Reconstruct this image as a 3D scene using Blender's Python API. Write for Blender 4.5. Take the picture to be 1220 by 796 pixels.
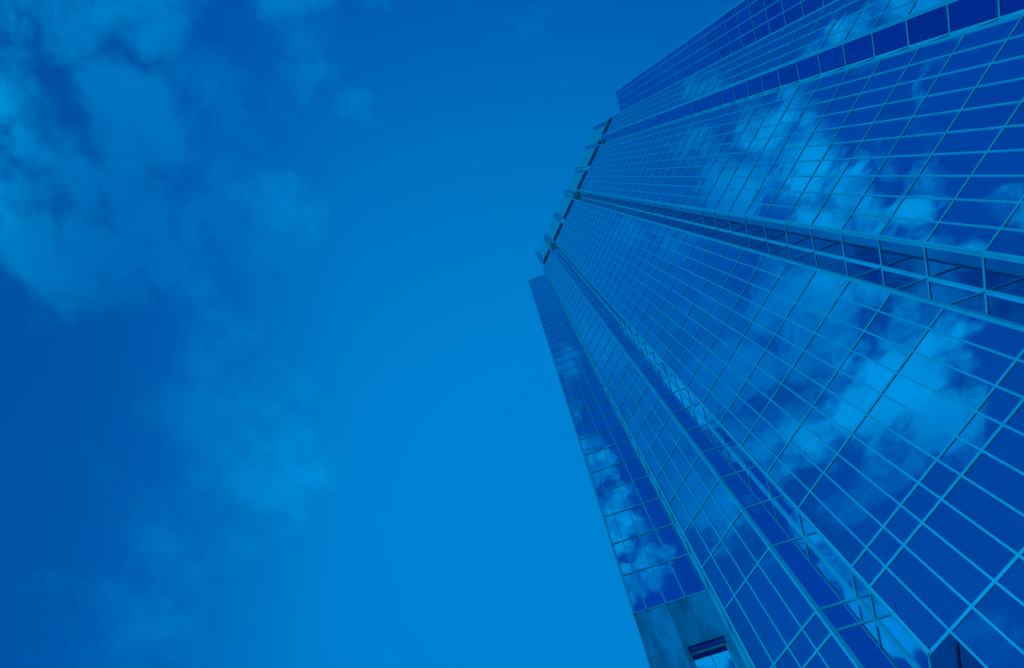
import bpy, bmesh, math, random
from mathutils import Vector, Matrix
random.seed(7)
scene = bpy.context.scene
for o in list(bpy.data.objects): bpy.data.objects.remove(o)

# ------------------------------------------------------------------ camera
FL = 3.9                      # storey height in metres
EYE = 1.6
AX, AY, PSI, FPX = -0.0344, -0.3230, -1.1524, 579.42
up_c = Vector((AX, AY, 1)).normalized()
e_c = Vector((1, 0, 0)); e_c = (e_c - up_c * e_c.dot(up_c)).normalized()
g_c = up_c.cross(e_c)
XC = e_c * math.cos(PSI) + g_c * math.sin(PSI)
YC = -e_c * math.sin(PSI) + g_c * math.cos(PSI)
def c2w(v): return Vector((XC.dot(v), YC.dot(v), up_c.dot(v)))
cr, cu, cb = c2w(Vector((1, 0, 0))), c2w(Vector((0, -1, 0))), c2w(Vector((0, 0, -1)))
cam_d = bpy.data.cameras.new('camera'); cam = bpy.data.objects.new('camera', cam_d)
scene.collection.objects.link(cam); scene.camera = cam
cam.matrix_world = Matrix(((cr.x, cu.x, cb.x, 0), (cr.y, cu.y, cb.y, 0), (cr.z, cu.z, cb.z, EYE), (0, 0, 0, 1)))
cam_d.sensor_fit = 'HORIZONTAL'; cam_d.sensor_width = 36; cam_d.lens = FPX / 1220 * 36
cam_d.clip_start = 0.1; cam_d.clip_end = 20000

scene.view_settings.view_transform = 'Standard'
scene.view_settings.look = 'None'
scene.view_settings.exposure = 0.0
scene.view_settings.gamma = 1.0
scene.cycles.max_bounces = 10; scene.cycles.glossy_bounces = 8; scene.cycles.diffuse_bounces = 3
scene.cycles.sample_clamp_indirect = 4

# ------------------------------------------------------------------ sun and sky
SUN_EL = math.radians(24)
SUN_DIR = Vector((-0.25, -0.97, 0)).normalized() * math.cos(SUN_EL) + Vector((0, 0, math.sin(SUN_EL)))
sd = bpy.data.lights.new('sun', 'SUN'); sun = bpy.data.objects.new('sun', sd); scene.collection.objects.link(sun)
sd.energy = 2.6; sd.angle = math.radians(0.5); sd.color = (0.0, 0.31, 0.78)
sun.rotation_euler = SUN_DIR.to_track_quat('Z', 'Y').to_euler()

world = bpy.data.worlds.new('World'); scene.world = world; world.use_nodes = True
nt = world.node_tree; nt.nodes.clear(); N = nt.nodes; L = nt.links
def nd(tree, t, **kw):
    n = tree.nodes.new(t)
    for k, v in kw.items(): setattr(n, k, v)
    return n
def put(n, i, v):
    if hasattr(v, 'node'): n.id_data.links.new(v, n.inputs[i])
    else: n.inputs[i].default_value = v
def math_n(tree, op, a, b=0.0, c=None, clamp=False):
    n = nd(tree, 'ShaderNodeMath', operation=op, use_clamp=clamp); put(n, 0, a); put(n, 1, b)
    if c is not None: put(n, 2, c)
    return n.outputs[0]
def smooth(tree, v, a, b, lo=0.0, hi=1.0):
    n = nd(tree, 'ShaderNodeMapRange', interpolation_type='SMOOTHSTEP')
    put(n, 'Value', v); put(n, 'From Min', a); put(n, 'From Max', b); put(n, 'To Min', lo); put(n, 'To Max', hi)
    return n.outputs[0]
tc = nd(nt, 'ShaderNodeTexCoord'); D = tc.outputs['Generated']
nrm = nd(nt, 'ShaderNodeVectorMath', operation='NORMALIZE'); put(nrm, 0, D); Dn = nrm.outputs[0]
sep = nd(nt, 'ShaderNodeSeparateXYZ'); put(sep, 0, Dn)
zc = math_n(nt, 'MAXIMUM', sep.outputs[2], 0.09)
ca = math_n(nt, 'DIVIDE', sep.outputs[0], zc); cbb = math_n(nt, 'DIVIDE', sep.outputs[1], zc)
comb = nd(nt, 'ShaderNodeCombineXYZ'); put(comb, 0, ca); put(comb, 1, cbb); AB = comb.outputs[0]   # point on a flat cloud layer
# clear sky: Nishita sky, seen as blue light only, paler towards one side
sky = nd(nt, 'ShaderNodeTexSky', sky_type='NISHITA', sun_disc=False)
sky.sun_elevation = SUN_EL; sky.sun_rotation = math.atan2(SUN_DIR.x, SUN_DIR.y); sky.air_density = 1.0; sky.dust_density = 0.6
skl = nd(nt, 'ShaderNodeRGBToBW'); put(skl, 0, sky.outputs[0])
skn = math_n(nt, 'MULTIPLY_ADD', skl.outputs[0], 0.055, 0.80)
skn = math_n(nt, 'MINIMUM', skn, 1.3)
dot = nd(nt, 'ShaderNodeVectorMath', operation='DOT_PRODUCT'); put(dot, 0, Dn)
put(dot, 1, tuple(Vector((-.5, .35, .79)).normalized()))
ramp = nd(nt, 'ShaderNodeValToRGB'); put(ramp, 0, dot.outputs['Value'])
stops = [(0.05, (0, .062, .41)), (.28, (0, .076, .43)), (.50, (0, .104, .47)), (.62, (0, .142, .54)), (.74, (0, .185, .61)), (.86, (0, .220, .67)), (.96, (0, .255, .75))]
el = ramp.color_ramp.elements
el[0].position = stops[0][0]; el[0].color = (*stops[0][1], 1); el[1].position = stops[-1][0]; el[1].color = (*stops[-1][1], 1)
for p, c in stops[1:-1]:
    q = el.new(p); q.color = (*c, 1)
# clouds: banks of a flat layer (centre x, y, spread, weight)
BLOBS = [(-.25,-.90,.12,.75),(-.06,-.80,.10,.8),(.20,-.92,.09,.8),(-.42,-.88,.10,.7),(.60,-.62,.06,.6),(.50,-.53,.05,.6),(.30,-.31,.05,.5),(1.08,-.91,.13,1),(-.50,-.70,.12,.9),(.02,-.70,.08,.9),(-.10,-1.0,.12,.8),(.43,-1.10,.10,.9),(.55,-1.45,.22,1),(-.10,-.50,.08,.8),(-.20,-.36,.06,.8),(.02,-.40,.05,.7),(-.40,-.52,.09,.9),(-.33,-.72,.09,.9),(.10,-.95,.10,.8),(-.12,-.92,.08,.6),(.34,-.80,.07,.7),(.30,-.43,.06,.6),(.55,-.58,.06,.5),(0.21,-0.317,0.048,0.8),(0.142,-0.435,0.077,1),(0.266,-0.556,0.075,0.9),(0.258,-0.676,0.066,1),(0.266,-0.776,0.062,0.9),(0.184,-0.633,0.07,1),(0.501,-0.694,0.035,0.5),(0.367,-0.687,0.041,0.4),(0.005,-0.268,0.038,0.8),(-0.049,-0.427,0.046,0.6),(-0.314,-0.613,0.095,1),(-0.163,-0.646,0.111,1),(-0.263,-0.79,0.086,0.8),(0.046,-0.809,0.087,0.8),(0.053,-0.638,0.055,0.8),(0.005,-1.039,0.126,1),(-0.07,-1.188,0.1,0.9),(-0.215,-1.138,0.104,0.8),(-0.336,-1.099,0.071,0.6),(-0.296,-0.945,0.056,0.7),(-0.349,-0.532,0.073,0.7),(-0.44,-0.663,0.101,1),(-0.517,-0.792,0.106,1),(0.156,-0.851,0.056,0.7),(-0.57,-1.771,0.118,0.5),(0.719,-0.803,0.075,.72),(0.788,-0.745,0.075,0.72),(0.45,-0.492,0.034,0.6),(0.378,-0.391,0.029,0.5),(0.623,-0.669,0.043,0.8),(0.109,-0.433,0.11,0.6),(-0.119,-0.525,0.13,0.75),(-0.289,-0.419,0.13,0.75),(-0.006,-0.239,0.03,0.39),(-0.784,-0.329,0.2,0.75),(-0.782,-0.154,0.11,0.9),(-0.894,-0.182,0.1,0.7),(-.62,-.33,.14,.7),(-1.10,-.37,.2,.65),(-1.35,-0.407,0.2,0.65),(-1.60,-0.40,0.2,0.6),(-0.397,-0.543,0.102,0.31)]
# ragged edges: shift the layer coordinates with noise
wn = nd(nt, 'ShaderNodeTexNoise'); put(wn, 'Vector', AB); put(wn, 'Scale', 9.0); put(wn, 'Detail', 5.0)
ws = nd(nt, 'ShaderNodeVectorMath', operation='SUBTRACT'); put(ws, 0, wn.outputs['Color']); put(ws, 1, (.5, .5, .5))
wm = nd(nt, 'ShaderNodeVectorMath', operation='SCALE'); put(wm, 0, ws.outputs[0]); put(wm, 'Scale', 0.22)
wa = nd(nt, 'ShaderNodeVectorMath', operation='ADD'); put(wa, 0, AB); put(wa, 1, wm.outputs[0])
wz = nd(nt, 'ShaderNodeVectorMath', operation='MULTIPLY'); put(wz, 0, wa.outputs[0]); put(wz, 1, (1, 1, 0)); AW = wz.outputs[0]
acc = None
for (x, y, s, a) in BLOBS:
    dn = nd(nt, 'ShaderNodeVectorMath', operation='DISTANCE'); put(dn, 0, AW); put(dn, 1, (x, y, 0))
    m = smooth(nt, dn.outputs['Value'], s * 1.7, s * 0.2, 0.0, a)
    acc = m if acc is None else math_n(nt, 'MAXIMUM', acc, m)
fn = nd(nt, 'ShaderNodeTexNoise'); put(fn, 'Vector', AB); put(fn, 'Scale', 5.5); put(fn, 'Detail', 9.0); put(fn, 'Roughness', 0.62)
dens = math_n(nt, 'MULTIPLY_ADD', fn.outputs['Fac'], 2.6, -1.38)
dens = math_n(nt, 'ADD', dens, acc)
cover = smooth(nt, dens, 0.10, 0.85)
inner = smooth(nt, dens, 0.45, 1.15)
# clouds are brighter towards the +x and -y sides of the layer
q = math_n(nt, 'MULTIPLY_ADD', cbb, -0.45, -0.32); q = math_n(nt, 'ADD', q, ca)
bright = math_n(nt, 'MAXIMUM', smooth(nt, q, -0.06, 0.17), smooth(nt, math_n(nt, 'MULTIPLY', cbb, -1.0), 0.50, 0.92))
bs = nd(nt, 'ShaderNodeVectorMath', operation='SCALE'); put(bs, 0, ramp.outputs[0]); put(bs, 'Scale', skn)
dl = nd(nt, 'ShaderNodeVectorMath', operation='DOT_PRODUCT'); put(dl, 0, Dn); put(dl, 1, (-.406, -.913, .03))
fade = math_n(nt, 'MULTIPLY', smooth(nt, dl.outputs['Value'], 0.28, 0.70), 0.85)     # the sky deepens to a flat blue towards the -y side
base = nd(nt, 'ShaderNodeMix', data_type='RGBA'); put(base, 0, fade); put(base, 6, bs.outputs[0]); put(base, 7, (0, .074, .36, 1))
thin = math_n(nt, 'MULTIPLY', smooth(nt, dl.outputs['Value'], 0.50, 0.64), smooth(nt, cbb, -.95, -.78))
thin = math_n(nt, 'MAXIMUM', math_n(nt, 'MULTIPLY', thin, 0.55), math_n(nt, 'MULTIPLY', smooth(nt, dl.outputs['Value'], 0.69, 0.80), 0.8))
cover = math_n(nt, 'MULTIPLY', cover, math_n(nt, 'SUBTRACT', 1.0, thin))
veil = nd(nt, 'ShaderNodeVectorMath', operation='MULTIPLY_ADD'); put(veil, 0, base.outputs[2]); put(veil, 1, (1, 1.08, 1.05)); put(veil, 2, (0, .040, .055))
mixc = nd(nt, 'ShaderNodeMix', data_type='RGBA'); put(mixc, 0, bright)
put(mixc, 6, veil.outputs[0]); put(mixc, 7, (0, .335, .76, 1))
shade = math_n(nt, 'MULTIPLY_ADD', inner, 0.12, 0.94)
cs = nd(nt, 'ShaderNodeVectorMath', operation='SCALE'); put(cs, 0, mixc.outputs[2]); put(cs, 'Scale', shade)
mixs = nd(nt, 'ShaderNodeMix', data_type='RGBA'); put(mixs, 0, cover); put(mixs, 6, base.outputs[2]); put(mixs, 7, cs.outputs[0])
sc10 = nd(nt, 'ShaderNodeVectorMath', operation='SCALE'); put(sc10, 0, mixs.outputs[2]); put(sc10, 'Scale', 10.0)
bg = nd(nt, 'ShaderNodeBackground'); put(bg, 'Color', sc10.outputs[0]); put(bg, 'Strength', 0.1)
wo = nd(nt, 'ShaderNodeOutputWorld'); L.new(bg.outputs[0], wo.inputs[0])

# ------------------------------------------------------------------ materials
def mat(name, color, rough=0.5, metal=0.0):
    m = bpy.data.materials.new(name); m.use_nodes = True
    b = m.node_tree.nodes['Principled BSDF']
    b.inputs['Base Color'].default_value = (*color, 1); b.inputs['Roughness'].default_value = rough; b.inputs['Metallic'].default_value = metal
    return m, b
def noise_color(m, b, c0, c1, scale, detail=4, vec='Object', stretch=None):
    t = m.node_tree
    co = nd(t, 'ShaderNodeTexCoord').outputs[vec]
    if stretch:
        vm = nd(t, 'ShaderNodeVectorMath', operation='MULTIPLY'); put(vm, 0, co); put(vm, 1, stretch); co = vm.outputs[0]
    n = nd(t, 'ShaderNodeTexNoise'); put(n, 'Vector', co); put(n, 'Scale', scale); put(n, 'Detail', detail)
    s = smooth(t, n.outputs['Fac'], .3, .7)
    x = nd(t, 'ShaderNodeMix', data_type='RGBA'); put(x, 0, s); put(x, 6, (*c0, 1)); put(x, 7, (*c1, 1))
    t.links.new(x.outputs[2], b.inputs['Base Color'])
    return n
def bump(m, b, h, strength, dist=0.01):
    t = m.node_tree; bp = nd(t, 'ShaderNodeBump'); put(bp, 'Height', h); put(bp, 'Strength', strength); put(bp, 'Distance', dist)
    t.links.new(bp.outputs[0], b.inputs['Normal'])

def glass(name, col):
    m, b = mat(name, col, 0.0, 1.0); t = m.node_tree
    gi = nd(t, 'ShaderNodeNewGeometry'); oi = nd(t, 'ShaderNodeObjectInfo')
    rnd = math_n(t, 'FRACT', math_n(t, 'ADD', gi.outputs['Random Per Island'], oi.outputs['Random']))
    gv = math_n(t, 'MULTIPLY_ADD', rnd, 0.10, 0.93)
    gs = nd(t, 'ShaderNodeVectorMath', operation='SCALE'); put(gs, 0, col); put(gs, 'Scale', gv)
    t.links.new(gs.outputs[0], b.inputs['Base Color'])
    wv = nd(t, 'ShaderNodeTexNoise'); put(wv, 'Vector', nd(t, 'ShaderNodeTexCoord').outputs['Object']); put(wv, 'Scale', 0.55); put(wv, 'Detail', 1.0)
    bump(m, b, wv.outputs['Fac'], 0.45, 0.02)
    return m
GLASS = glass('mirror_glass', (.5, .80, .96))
DIM_NAVY = glass('dim_reflection_navy_glass', (.15, .25, .68))  # same glazing, with a dimmer reflection put into its colour
DIM_GREY = glass('dim_reflection_grey_glass', (.28, .42, .60))  # same glazing, murky notch reflection put into its colour
METAL, mb = mat('pale_painted_metal', (.78, .78, .78), 0.42, 0.0)
noise_color(METAL, mb, (.60, .61, .55), (.70, .70, .62), 0.7)
PANEL, pb = mat('pale_metal_panel', (.7, .7, .7), 0.5, 0.0)
noise_color(PANEL, pb, (.56, .60, .52), (.63, .66, .58), 0.5)
DARK, db = mat('dark_louvre', (.06, .06, .07), 0.6, 0.0)
noise_color(DARK, db, (.17, .25, .36), (.24, .33, .46), 2.0)
SOFF, sb_ = mat('dark_soffit', (.05, .05, .06), 0.5, 0.0)
noise_color(SOFF, sb_, (.05, .07, .30), (.07, .09, .36), 1.0)
SOFE, se_ = mat('painted_soffit', (.4, .5, .9), 0.4, 0.0)
ROOF, rb = mat('roof_gravel', (.3, .3, .3), 0.9, 0.0)
rn = noise_color(ROOF, rb, (.22, .22, .22), (.34, .34, .34), 3.0)
def concrete(name, c):
    m, b = mat(name, (c, c, c), 0.85)
    t = m.node_tree
    co = nd(t, 'ShaderNodeTexCoord').outputs['Object']
    vm = nd(t, 'ShaderNodeVectorMath', operation='MULTIPLY'); put(vm, 0, co); put(vm, 1, (1, 1, .35))
    big = nd(t, 'ShaderNodeTexNoise'); put(big, 'Vector', vm.outputs[0]); put(big, 'Scale', 0.9); put(big, 'Detail', 5.0)
    fine = nd(t, 'ShaderNodeTexNoise'); put(fine, 'Vector', co); put(fine, 'Scale', 9.0); put(fine, 'Detail', 8.0); put(fine, 'Roughness', .75)
    a = smooth(t, big.outputs['Fac'], .32, .68, .72, 1.22); f = smooth(t, fine.outputs['Fac'], .3, .7, .80, 1.18)
    k = math_n(t, 'MULTIPLY', a, f)
    s = nd(t, 'ShaderNodeVectorMath', operation='SCALE'); put(s, 0, (c, c * 1.08, c * 1.15)); put(s, 'Scale', k)
    t.links.new(s.outputs[0], b.inputs['Base Color'])
    bump(m, b, fine.outputs['Fac'], 0.35, 0.02)
    return m
CONC = [concrete('concrete_mid', .42), concrete('concrete_pale', .50), concrete('concrete_dark', .32), concrete('concrete_grey', .37)]
PAVE, pvb = mat('stone_paving', (.2, .2, .2), .85)
pt = PAVE.node_tree
bt = nd(pt, 'ShaderNodeTexBrick'); put(bt, 'Vector', nd(pt, 'ShaderNodeTexCoord').outputs['Object']); put(bt, 'Scale', 0.8)
put(bt, 'Color1', (.32, .32, .32, 1)); put(bt, 'Color2', (.38, .38, .37, 1)); put(bt, 'Mortar', (.1, .1, .1, 1)); put(bt, 'Mortar Size', .01)
pt.links.new(bt.outputs[0], pvb.inputs['Base Color'])
ASPH, ab_ = mat('ground_asphalt', (.06, .06, .06), .9)
noise_color(ASPH, ab_, (.045, .045, .045), (.075, .075, .075), 0.3, 8)

# ------------------------------------------------------------------ mesh helpers
COL = scene.collection
def obj(name, bm, material, parent=None, smooth_=False):
    me = bpy.data.meshes.new(name); bm.normal_update(); bm.to_mesh(me); bm.free()
    o = bpy.data.objects.new(name, me); COL.objects.link(o); me.materials.append(material)
    if parent: o.parent = parent
    return o
def add_hexa(bm, P8):
    v = [bm.verts.new(p) for p in P8]
    for f in ((0, 3, 2, 1), (4, 5, 6, 7), (0, 1, 5, 4), (1, 2, 6, 5), (2, 3, 7, 6), (3, 0, 4, 7)): bm.faces.new([v[i] for i in f])
class Face:
    """vertical wall plane from p0 to p1; outside is on the right-hand side seen from above (towards the viewer)"""
    def __init__(s, p0, p1):
        s.p0 = Vector(p0); s.p1 = Vector(p1); d = s.p1 - s.p0; s.L = d.length; s.t = d / s.L
        s.n = Vector((s.t.y, -s.t.x))
    def pt(s, a, z, out=0.0):
        q = s.p0 + s.t * a + s.n * out
        return Vector((q.x, q.y, z))
    def box(s, bm, a0, a1, z0, z1, o0, o1):
        add_hexa(bm, [s.pt(a0, z0, o0), s.pt(a1, z0, o0), s.pt(a1, z0, o1), s.pt(a0, z0, o1),
                      s.pt(a0, z1, o0), s.pt(a1, z1, o0), s.pt(a1, z1, o1), s.pt(a0, z1, o1)])
    def quad(s, bm, a0, a1, z0, z1, out):
        j = [random.uniform(-.006, .006) for _ in range(3)]
        o = [out + j[0], out + j[1], out + j[2], out + j[1] + j[2] - j[0]]     # stays planar, a hair off true
        vs = [bm.verts.new(s.pt(a0, z0, o[0])), bm.verts.new(s.pt(a1, z0, o[1])), bm.verts.new(s.pt(a1, z1, o[3])), bm.verts.new(s.pt(a0, z1, o[2]))]
        bm.faces.new(vs)

# ------------------------------------------------------------------ plan and levels
F = FL
W = .3857 * F; ND = .4163 * F; XM = 1.4488 * F; Y = 6.7568 * F; MW = 10 * W; FW = 1.53 * F
H0 = 6.7216
def zk(k): return EYE + F * (H0 + k)
zA, zB, zC = EYE + F * 5.4289, EYE + F * 5.0741, EYE + F * 4.1119
zD = EYE + F * 2.1; zG = 0.0
R2 = 2 ** -.5
S1, S2, S3, S4 = .2849 * F, .7026 * F, 1.1153 * F, 1.6128 * F
NX = 4 * ND + MW + FW
pW1 = (XM - NX - S4 * R2, Y + ND - S4 * R2); pN0 = (XM - NX, Y + ND)
pE5 = (XM - 3 * ND - MW - FW, Y); pE4 = (XM - 3 * ND - MW, Y); pN1 = (XM - 2 * ND - MW, Y + ND); pE3 = (XM - ND - MW, Y)
pE2 = (XM - ND, Y); pN2 = (XM, Y + ND)
mir = lambda p: (2 * XM - p[0], p[1])
pE1, pE6, pN3, pE7, pE8, pN4, pW2 = map(mir, (pE2, pE3, pN1, pE4, pE5, pN0, pW1))
BACK = Y + 46
pL1 = (pW1[0] - 6.2, pW1[1] + 6.2); pR1 = mir(pL1)
pL2 = (pL1[0], BACK); pR2 = mir(pL2)
K_TOP = 35
full = [zG, zD, zC, zB, zA] + [zk(k) for k in range(K_TOP + 1)]
cols10 = [i * W for i in range(11)]
def cols_from(L, step, start=0.0):
    out = [start]
    while out[-1] + step < L - .35: out.append(out[-1] + step)
    return out + [L]
c_m0 = [0, W, 2 * W, 3 * W, FW]; c_f0 = [0] + [FW - i * W for i in (3, 2, 1)] + [FW]
c_w1 = [0, S1, S2, S3, S4]; c_w2 = [S4 - c for c in c_w1[::-1]]
two = lambda a, b: [0, (Vector(a) - Vector(b)).length]
LN = ND * math.sqrt(2)
# (p0, p1, columns, first level index)
FACES = dict(
    SL=(pL2, pL1, None, 0), CL=(pL1, pW1, None, 0),
    W1=(pW1, pN0, c_w1, 0), N0=(pN0, pE5, [0, LN], 0), F0=(pE5, pE4, c_f0, 0), A1=(pE4, pN1, [0, LN], 0), B1=(pN1, pE3, [0, LN], 2),
    M2=(pE3, pE2, cols10, 0), A2=(pE2, pN2, [0, LN], 0), B2=(pN2, pE1, [0, LN], 0), M1=(pE1, pE6, cols10, 0),
    A3=(pE6, pN3, [0, LN], 0), B3=(pN3, pE7, [0, LN], 0), M0=(pE7, pE8, c_m0, 0), N4=(pE8, pN4, [0, LN], 0), W2=(pN4, pW2, c_w2, 0),
    CR=(pW2, pR1, None, 0), SR=(pR1, pR2, None, 0), BK=(pR2, pL2, None, 0))

tower = bpy.data.objects.new('glass_skyscraper', None); COL.objects.link(tower)
tower.location = (0, 0, 0)
tower['label'] = 'tall blue mirror-glass office tower with pale metal grid, stepped wings and V-shaped notches'
tower['category'] = 'skyscraper'

# ------------------------------------------------------------------ glazing
def px(p):
    v = Vector((p.x, p.y, p.z - EYE)); q = XC * v.x + YC * v.y + up_c * v.z
    if q.z <= .1: return None
    return 610 + FPX * q.x / q.z, 398 + FPX * q.y / q.z
def area_px(fc, a0, a1, z0, z1):
    ps = [px(fc.pt(a0, z0)), px(fc.pt(a1, z0)), px(fc.pt(a1, z1)), px(fc.pt(a0, z1))]
    if None in ps: return 0
    cx = sum(p[0] for p in ps) / 4; cy = sum(p[1] for p in ps) / 4
    if not (-20 < cx < 1240 and -20 < cy < 816): return 0
    return abs(sum(ps[i][0] * ps[(i + 1) % 4][1] - ps[(i + 1) % 4][0] * ps[i][1] for i in range(4))) / 2
panes = []
faces = {}
for nm, (p0, p1, cols, l0) in FACES.items():
    fc = Face(p0, p1); faces[nm] = fc
    if cols is None:
        n = max(1, round(fc.L / W)); cols = [fc.L * i / n for i in range(n + 1)]
    fc.cols = cols; fc.l0 = l0
    lv = full + ([zk(36), zk(37.1)] if nm in ('A1', 'B1', 'A2', 'B2', 'A3', 'B3') else [])
    for li in range(l0, len(lv) - 1):
        z0, z1 = lv[li], lv[li + 1]
        if nm == 'W1' and z1 <= zk(1) + .01: continue
        if nm == 'W2' and z1 <= zk(1) + .01: continue
        for ci in range(len(cols) - 1):
            if nm == 'M2' and ci == 0 and z1 <= zC + .01: continue
            panes.append((area_px(fc, cols[ci], cols[ci + 1], z0, z1) if nm not in ('SL', 'CL', 'CR', 'SR', 'BK') else 0, nm, cols[ci], cols[ci + 1], z0, z1))
DIM_FACES = ('W2', 'B3', 'B2')  # faces whose darker reflection is painted by glass tint
panes.sort(key=lambda p: -p[0])
for p in panes[:100]:
    bm = bmesh.new(); faces[p[1]].quad(bm, *p[2:], -0.02); obj('window_pane', bm, DIM_GREY if p[1] == 'B2' else DIM_NAVY if p[1] in DIM_FACES else GLASS, tower)
bm = bmesh.new()
for p in panes[100:]: faces[p[1]].quad(bm, *p[2:], -0.02)
rest = obj('window_pane', bm, GLASS, tower); rest['kind'] = 'stuff'
rest.data.materials.append(DIM_NAVY); rest.data.materials.append(DIM_GREY)
for pl, p in zip(rest.data.polygons, panes[100:]): pl.material_index = 2 if p[1] == 'B2' else 1 if p[1] in DIM_FACES else 0

# ------------------------------------------------------------------ metal grid
MWD, MDP, TH, TD = .115, .038, .125, .034
ztop = zk(K_TOP)
sides = ('SL', 'CL', 'CR', 'SR', 'BK')
for nm, fc in faces.items():
    zb = full[fc.l0]
    if nm in sides:
        bm = bmesh.new()
        for c in fc.cols[1:-1]: fc.box(bm, c - MWD / 2, c + MWD / 2, zb, ztop, -.03, MDP)
        o = obj('mullion', bm, METAL, tower); o['kind'] = 'stuff'
        continue
    for i, c in enumerate(fc.cols[1:-1]):
        b0 = zk(1) if nm in ('W1', 'W2') else zb
        bm = bmesh.new(); fc.box(bm, c - MWD / 2, c + MWD / 2, b0 + .01, ztop + .02, -.03, MDP); obj('mullion', bm, METAL, tower)
order = ['SL', 'CL', 'W1', 'N0', 'F0', 'A1', 'B1', 'M2', 'A2', 'B2', 'M1', 'A3', 'B3', 'M0', 'N4', 'W2', 'CR', 'SR', 'BK']
# a corner post for every vertical edge: a strip on either side of the edge
pw = dict(N0=.20, F0=.24, A1=.22, B1=.16, M2=.2, A2=.2, B2=.16, M1=.2, A3=.2, B3=.16, M0=.2, N4=.2, W2=.2, W1=.22, CL=.2, CR=.2, SL=.2, SR=.2, BK=.2)
for i, nm in enumerate(order):
    a, b = faces[order[i - 1]], faces[nm]
    bm = bmesh.new(); zb = 0.012
    if nm == 'M2' : zb = zC
    if nm == 'W1' or nm == 'CR': zb = zk(1) + .003
    if nm == 'N0': zb = zC * 0 + .012
    wpa = .13 if nm in ('N0', 'B1', 'B2', 'B3', 'W2') else .17
    cross = a.t.x * b.t.y - a.t.y * b.t.x
    wpb = wpa if cross > 0 or True else .17
    a.box(bm, a.L - wpa, a.L + (.0 if cross > 0 else .05), zb, ztop + .035, -.05, MDP + .02)
    b.box(bm, (0 if cross > 0 else -.05), wpb, zb + .004, ztop + .03, -.05, MDP + .023)
    obj('corner_post', bm, METAL, tower)
for li, z in enumerate(full[1:]):
    bm = bmesh.new()
    for nm in order:
        fc = faces[nm]
        if li + 1 < fc.l0: continue
        if nm in ('W1', 'W2', 'CR') and z < zk(1) - .01 and nm != 'CR': continue
        th = TH
        fc.box(bm, .05, fc.L - .05, z - th / 2, z + th / 2, -.04, TD)
    obj('transom', bm, METAL, tower)

# ------------------------------------------------------------------ concrete base of the two wings
for nm in ('W1', 'W2'):
    fc = faces[nm]; cs = fc.cols; zt = zk(1)
    wing = 'concrete_base'
    for ci in range(4):
        kk = ci if nm == 'W1' else 3 - ci
        mt = CONC[kk]
        for (z0, z1) in ((zk(0), zt - .08), (zk(-2), zk(0)), (zk(-4), zk(-2)), (0.01, zk(-4))):
            if nm == 'W1' and ci >= 2 and z0 == zk(-2):
                # window opening
                if ci == 2:
                    pass
                continue
            bm = bmesh.new()
            fc.box(bm, cs[ci] + (.008 if ci else -.02), cs[ci + 1] - .008, z0 + .012, z1 - .012, -.6, .02)
            obj('concrete_panel', bm, mt, tower)
    if nm == 'W1':
        a0, a1 = .765 * F, 1.465 * F
        z0, z1 = zk(-2), zk(0)
        bm = bmesh.new(); fc.box(bm, cs[2] + .008, a0, z0 + .012, z1 - .012, -.6, .02); obj('concrete_panel', bm, CONC[2], tower)
        bm = bmesh.new(); fc.box(bm, a1, cs[4] - .008, z0 + .012, z1 - .012, -.6, .02); obj('concrete_panel', bm, CONC[3], tower)
        wbm = bmesh.new(); fc.box(wbm, a0 - .02, a1 + .02, z0 + .02, z0 + .03, -.65, -.6)
        win = obj('recessed_window', wbm, DARK, tower)
        bm = bmesh.new(); fc.box(bm, a0 + .001, a1 - .001, z1 - .28, z1 - .03, -.62, -.10); obj('soffit', bm, SOFF, win)
        bm = bmesh.new()
        zt2 = z1 - .28
        fc.box(bm, a0 + .004, a1 - .004, zt2 - .16, zt2 - .001, -.6, -.24)
        fc.box(bm, a0 + .004, a0 + .10, z0 + .03, zt2 - .16, -.6, -.24)
        fc.box(bm, a1 - .12, a1 - .004, z0 + .03, zt2 - .16, -.6, -.24)
        obj('frame', bm, METAL, win)
        bm = bmesh.new(); fc.box(bm, a0 + .1, a1 - .12, zt2 - .20, zt2 - .161, -.59, -.36); obj('blind_slot', bm, SOFF, win)
        bm = bmesh.new(); fc.box(bm, (a0 + a1) / 2 - .02, (a0 + a1) / 2 + .02, z0 + .03, zt2 - .16, -.6, -.545); obj('window_bar', bm, DARK, win)
        bm = bmesh.new(); fc.quad(bm, a0 + .05, a1 - .05, z0 + .03, zt2 - .16, -.57); obj('pane', bm, GLASS, win)
    bm = bmesh.new(); fc.box(bm, .05, fc.L - .05, zk(1) - .078, zk(1) - .05, -.5, .045); obj('base_flashing', bm, METAL, tower)
    for c in cs[:4] if nm == 'W1' else cs[1:]:
        bm = bmesh.new()
        q = fc.pt(c, zk(1) - .12, .07)
        bmesh.ops.create_uvsphere(bm, u_segments=10, v_segments=6, radius=.075, matrix=Matrix.Translation(q))
        obj('anchor_bolt', bm, DARK, tower)

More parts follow.
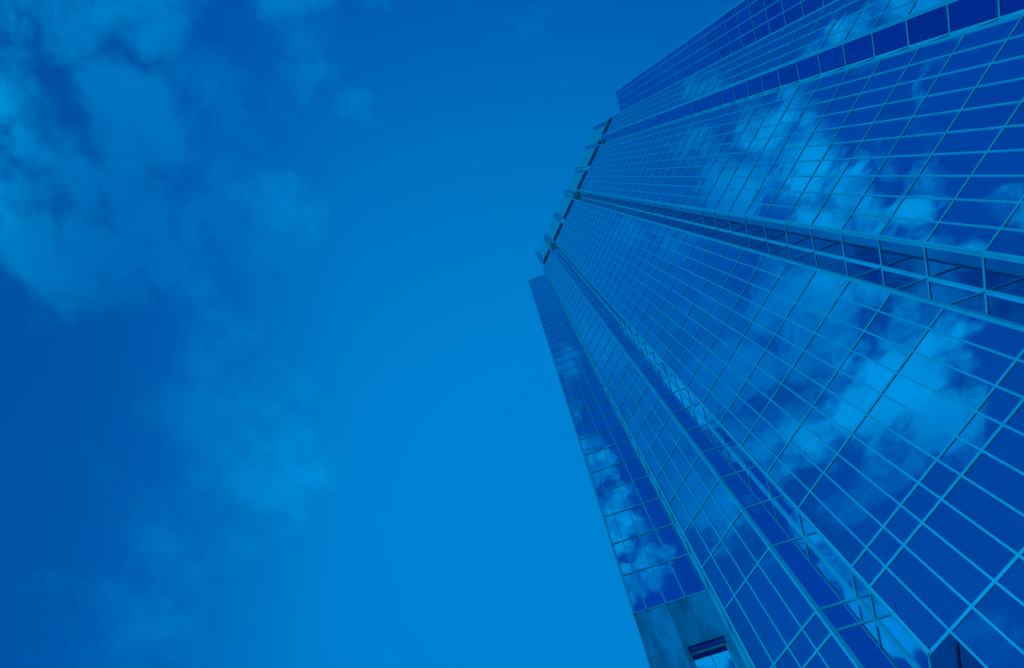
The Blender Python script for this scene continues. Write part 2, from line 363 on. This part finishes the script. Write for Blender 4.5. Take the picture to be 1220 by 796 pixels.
# ------------------------------------------------------------------ open corner below the lowest mullioned storey
bm = bmesh.new()
cv = [Vector(pN1), Vector(pE3), Vector((pE3[0] + W, Y)), Vector((pE3[0] + W, Y + 3.2)), Vector((pN1[0], Y + 3.2))]
lo = [bm.verts.new((p.x, p.y, zC - .06)) for p in cv]; hi = [bm.verts.new((p.x, p.y, zC + .0)) for p in cv]
bm.faces.new(lo[::-1]); bm.faces.new(hi)
for i in range(5): bm.faces.new((lo[i], lo[(i + 1) % 5], hi[(i + 1) % 5], hi[i]))
obj('entrance_soffit', bm, SOFE, tower)
bm = bmesh.new()
d135 = Vector((-R2, R2)); 
for i in range(8):
    s0 = Vector((pE3[0] + W - .12 - i * .17, Y + .35 + i * .17)); e0 = s0 + d135 * 0
    fcx = Face((s0.x, s0.y), (s0.x - .9, s0.y + .9)); fcx.box(bm, 0, 1.2, zC - .16, zC - .063, -.02, .02)
o = obj('soffit_slats', bm, METAL, tower)
rw = Face((pE3[0] + W, Y + 3.2), (pE3[0] + W, Y))
bm = bmesh.new(); rw2 = Face((pN1[0], Y + 3.2), (pE3[0] + W, Y + 3.2)); rw2.quad(bm, 0, rw2.L, 0, zC - .05, 0)
rw.quad(bm, 0, rw.L, 0, zC - .05, 0)
rw3 = Face((pN1[0], Y + ND), (pN1[0], Y + 3.2)); rw3.quad(bm, 0, rw3.L, 0, zC - .05, 0)
obj('lobby_glass', bm, GLASS, tower)

# ------------------------------------------------------------------ top of the shaft: louvre band, spandrel, crown
zS0, zS1, zS2 = zk(35.05), zk(36.7), zk(37.1)
tips = [pE5[0], pN1[0], (pE3[0] + pE2[0]) / 2, XM, (pE1[0] + pE6[0]) / 2, pN3[0], pE8[0]]
tipH = [44.4, 43.9, 43.6, 43.5, 43.6, 43.9, 44.4]
def prism(poly, z0, z1):
    bm = bmesh.new(); n = len(poly)
    lo = [bm.verts.new((p[0], p[1], z0)) for p in poly]; hi = [bm.verts.new((p[0], p[1], z1)) for p in poly]
    bm.faces.new(lo[::-1]); bm.faces.new(hi)
    for i in range(n): bm.faces.new((lo[i], lo[(i + 1) % n], hi[(i + 1) % n], hi[i]))
    bmesh.ops.recalc_face_normals(bm, faces=bm.faces[:])
    return bm
# core behind the louvres, and wing roofs
wl = [pL2, pL1, pW1, pN0, (pN0[0], BACK)]
obj('wing_roof', prism(wl, ztop - .3, ztop - .08), ROOF, tower)
obj('wing_roof', prism([mir(p) for p in wl], ztop - .3, ztop - .08), ROOF, tower)
obj('upper_core', prism([(pN0[0] + .6, Y + 1.75), (pN4[0] - .6, Y + 1.75), (pN4[0] - .6, BACK), (pN0[0] + .6, BACK)], ztop - .2, zS1), DARK, tower)
# louvre bands, one per half of each broad face
bands = [(pE5[0] + .9, pE4[0] - .1), (pE3[0] + .2, tips[2] - .9), (tips[2] + .6, pE2[0] - .2), (pE1[0] + .2, tips[4] - .9), (tips[4] + .6, pE6[0] - .2), (pE7[0] + .2, pE8[0] - .3)]
for a, b in bands:
    bm = bmesh.new(); fc = Face((a, Y), (b, Y))
    fc.box(bm, 0, fc.L, zS0, zS1, -.34, -.30)
    for j in range(9):
        z = zS0 + .3 + j * .58
        fc.box(bm, 0, fc.L, z, z + .07, -.30, -.14)
    obj('louvre_band', bm, DARK, tower)
piers = [(pE5[0] + .02, bands[0][0]), (bands[0][1], pE4[0]), (pE3[0], bands[1][0]), (bands[1][1], bands[2][0]), (bands[2][1], pE2[0]), (pE1[0], bands[3][0]),
         (bands[3][1], bands[4][0]), (bands[4][1], pE6[0]), (pE7[0], bands[5][0]), (bands[5][1], pE8[0] - .02)]
for a, b in piers:
    fc = Face((a, Y), (b, Y)); bm = bmesh.new(); fc.box(bm, 0, fc.L, ztop + .04, zS1, -.74, .02); obj('band_pier', bm, PANEL, tower)
bm = prism([(pE5[0], Y - .03), (pE4[0], Y - .03), pN1, (pE3[0], Y - .03), (pE2[0], Y - .03), pN2, (pE1[0], Y - .03), (pE6[0], Y - .03), pN3, (pE7[0], Y - .03), (pE8[0], Y - .03), (pN4[0], Y + ND), (pN4[0], BACK), (pN0[0], BACK), (pN0[0], Y + ND)], zS1, zS2)
obj('spandrel_band', bm, PANEL, tower)
for s_, pts in ((0, [(pN0[0], BACK), pN0, pE5]), (1, [pE8, pN4, (pN4[0], BACK)])):
    bm = bmesh.new()
    for p, q_ in zip(pts, pts[1:]):
        fc = Face(p, q_); fc.box(bm, 0, fc.L, ztop + .04, zS1, -.3, .01)
    obj('side_panel', bm, PANEL, tower)
HX = lambda z: z
for i in range(6):
    x0, x1 = tips[i], tips[i + 1]; q = .8 * W
    h = zk(min(tipH[i], tipH[i + 1]) - .15)
    P = [(x0, Y), (x0 + q, Y + q), (x1 - q, Y + q), (x1, Y)]
    body = prism([P[0], P[1], P[2], P[3], (x1, Y + 8), (x0, Y + 8)], zS2 + .002, h)
    bay = obj('crown_bay', body, PANEL, tower)
    gm = bmesh.new(); hm = bmesh.new(); fm = bmesh.new()
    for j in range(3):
        tgt = hm if j == 2 else gm  # this leg's dim reflection is painted by the navy tint
        fc = Face(P[j], P[j + 1]); n = max(1, round(fc.L / W)); nz = 7
        for a in range(n):
            for b in range(nz):
                za = zS2 + (h - zS2) * b / nz; zb_ = zS2 + (h - zS2) * (b + 1) / nz
                if j != 1: fc.quad(tgt, fc.L * a / n + .03, fc.L * (a + 1) / n - .03, za + .05, zb_ - .05, .02)
        for a in range(1, n): fc.box(fm, fc.L * a / n - .08, fc.L * a / n + .08, zS2 + .01, h + .05, 0, .09)
        for b in range(1, nz + 1):
            z = zS2 + (h - zS2) * b / nz; fc.box(fm, .03, fc.L - .03, z - .09, z + .07, .0, .07)
    obj('crown_glass', gm, GLASS, bay); obj('crown_glass', hm, DIM_NAVY, bay); obj('crown_grid', fm, METAL, bay)
for i, x in enumerate(tips):
    s = .28
    bm = prism([(x - s, Y + s - .05), (x, Y - .1), (x + s, Y + s - .05), (x + s, Y + 3), (x - s, Y + 3)] if 0 < i < 6 else
               ([(x - .02, Y - .08), (x + s, Y + s - .05), (x + s, Y + 3), (x - .5, Y + 3), (x - .5, Y + .5)] if i == 0 else
                [(x + .02, Y - .08), (x + .5, Y + .5), (x + .5, Y + 3), (x - s, Y + 3), (x - s, Y + s - .05)]), zS2 + .003, zk(tipH[i]))
    obj('crown_pier', bm, METAL, tower)

# ------------------------------------------------------------------ ground
def plane(name, x0, x1, y0, y1, z, m):
    bm = bmesh.new(); vs = [bm.verts.new(p) for p in ((x0, y0, z), (x1, y0, z), (x1, y1, z), (x0, y1, z))]; bm.faces.new(vs)
    o = obj(name, bm, m); o['kind'] = 'structure'; return o
plane('ground', -6000, 6000, -6000, 6000, -.012, ASPH)
plane('plaza_paving', -60, 75, -14, 90, -.004, PAVE)
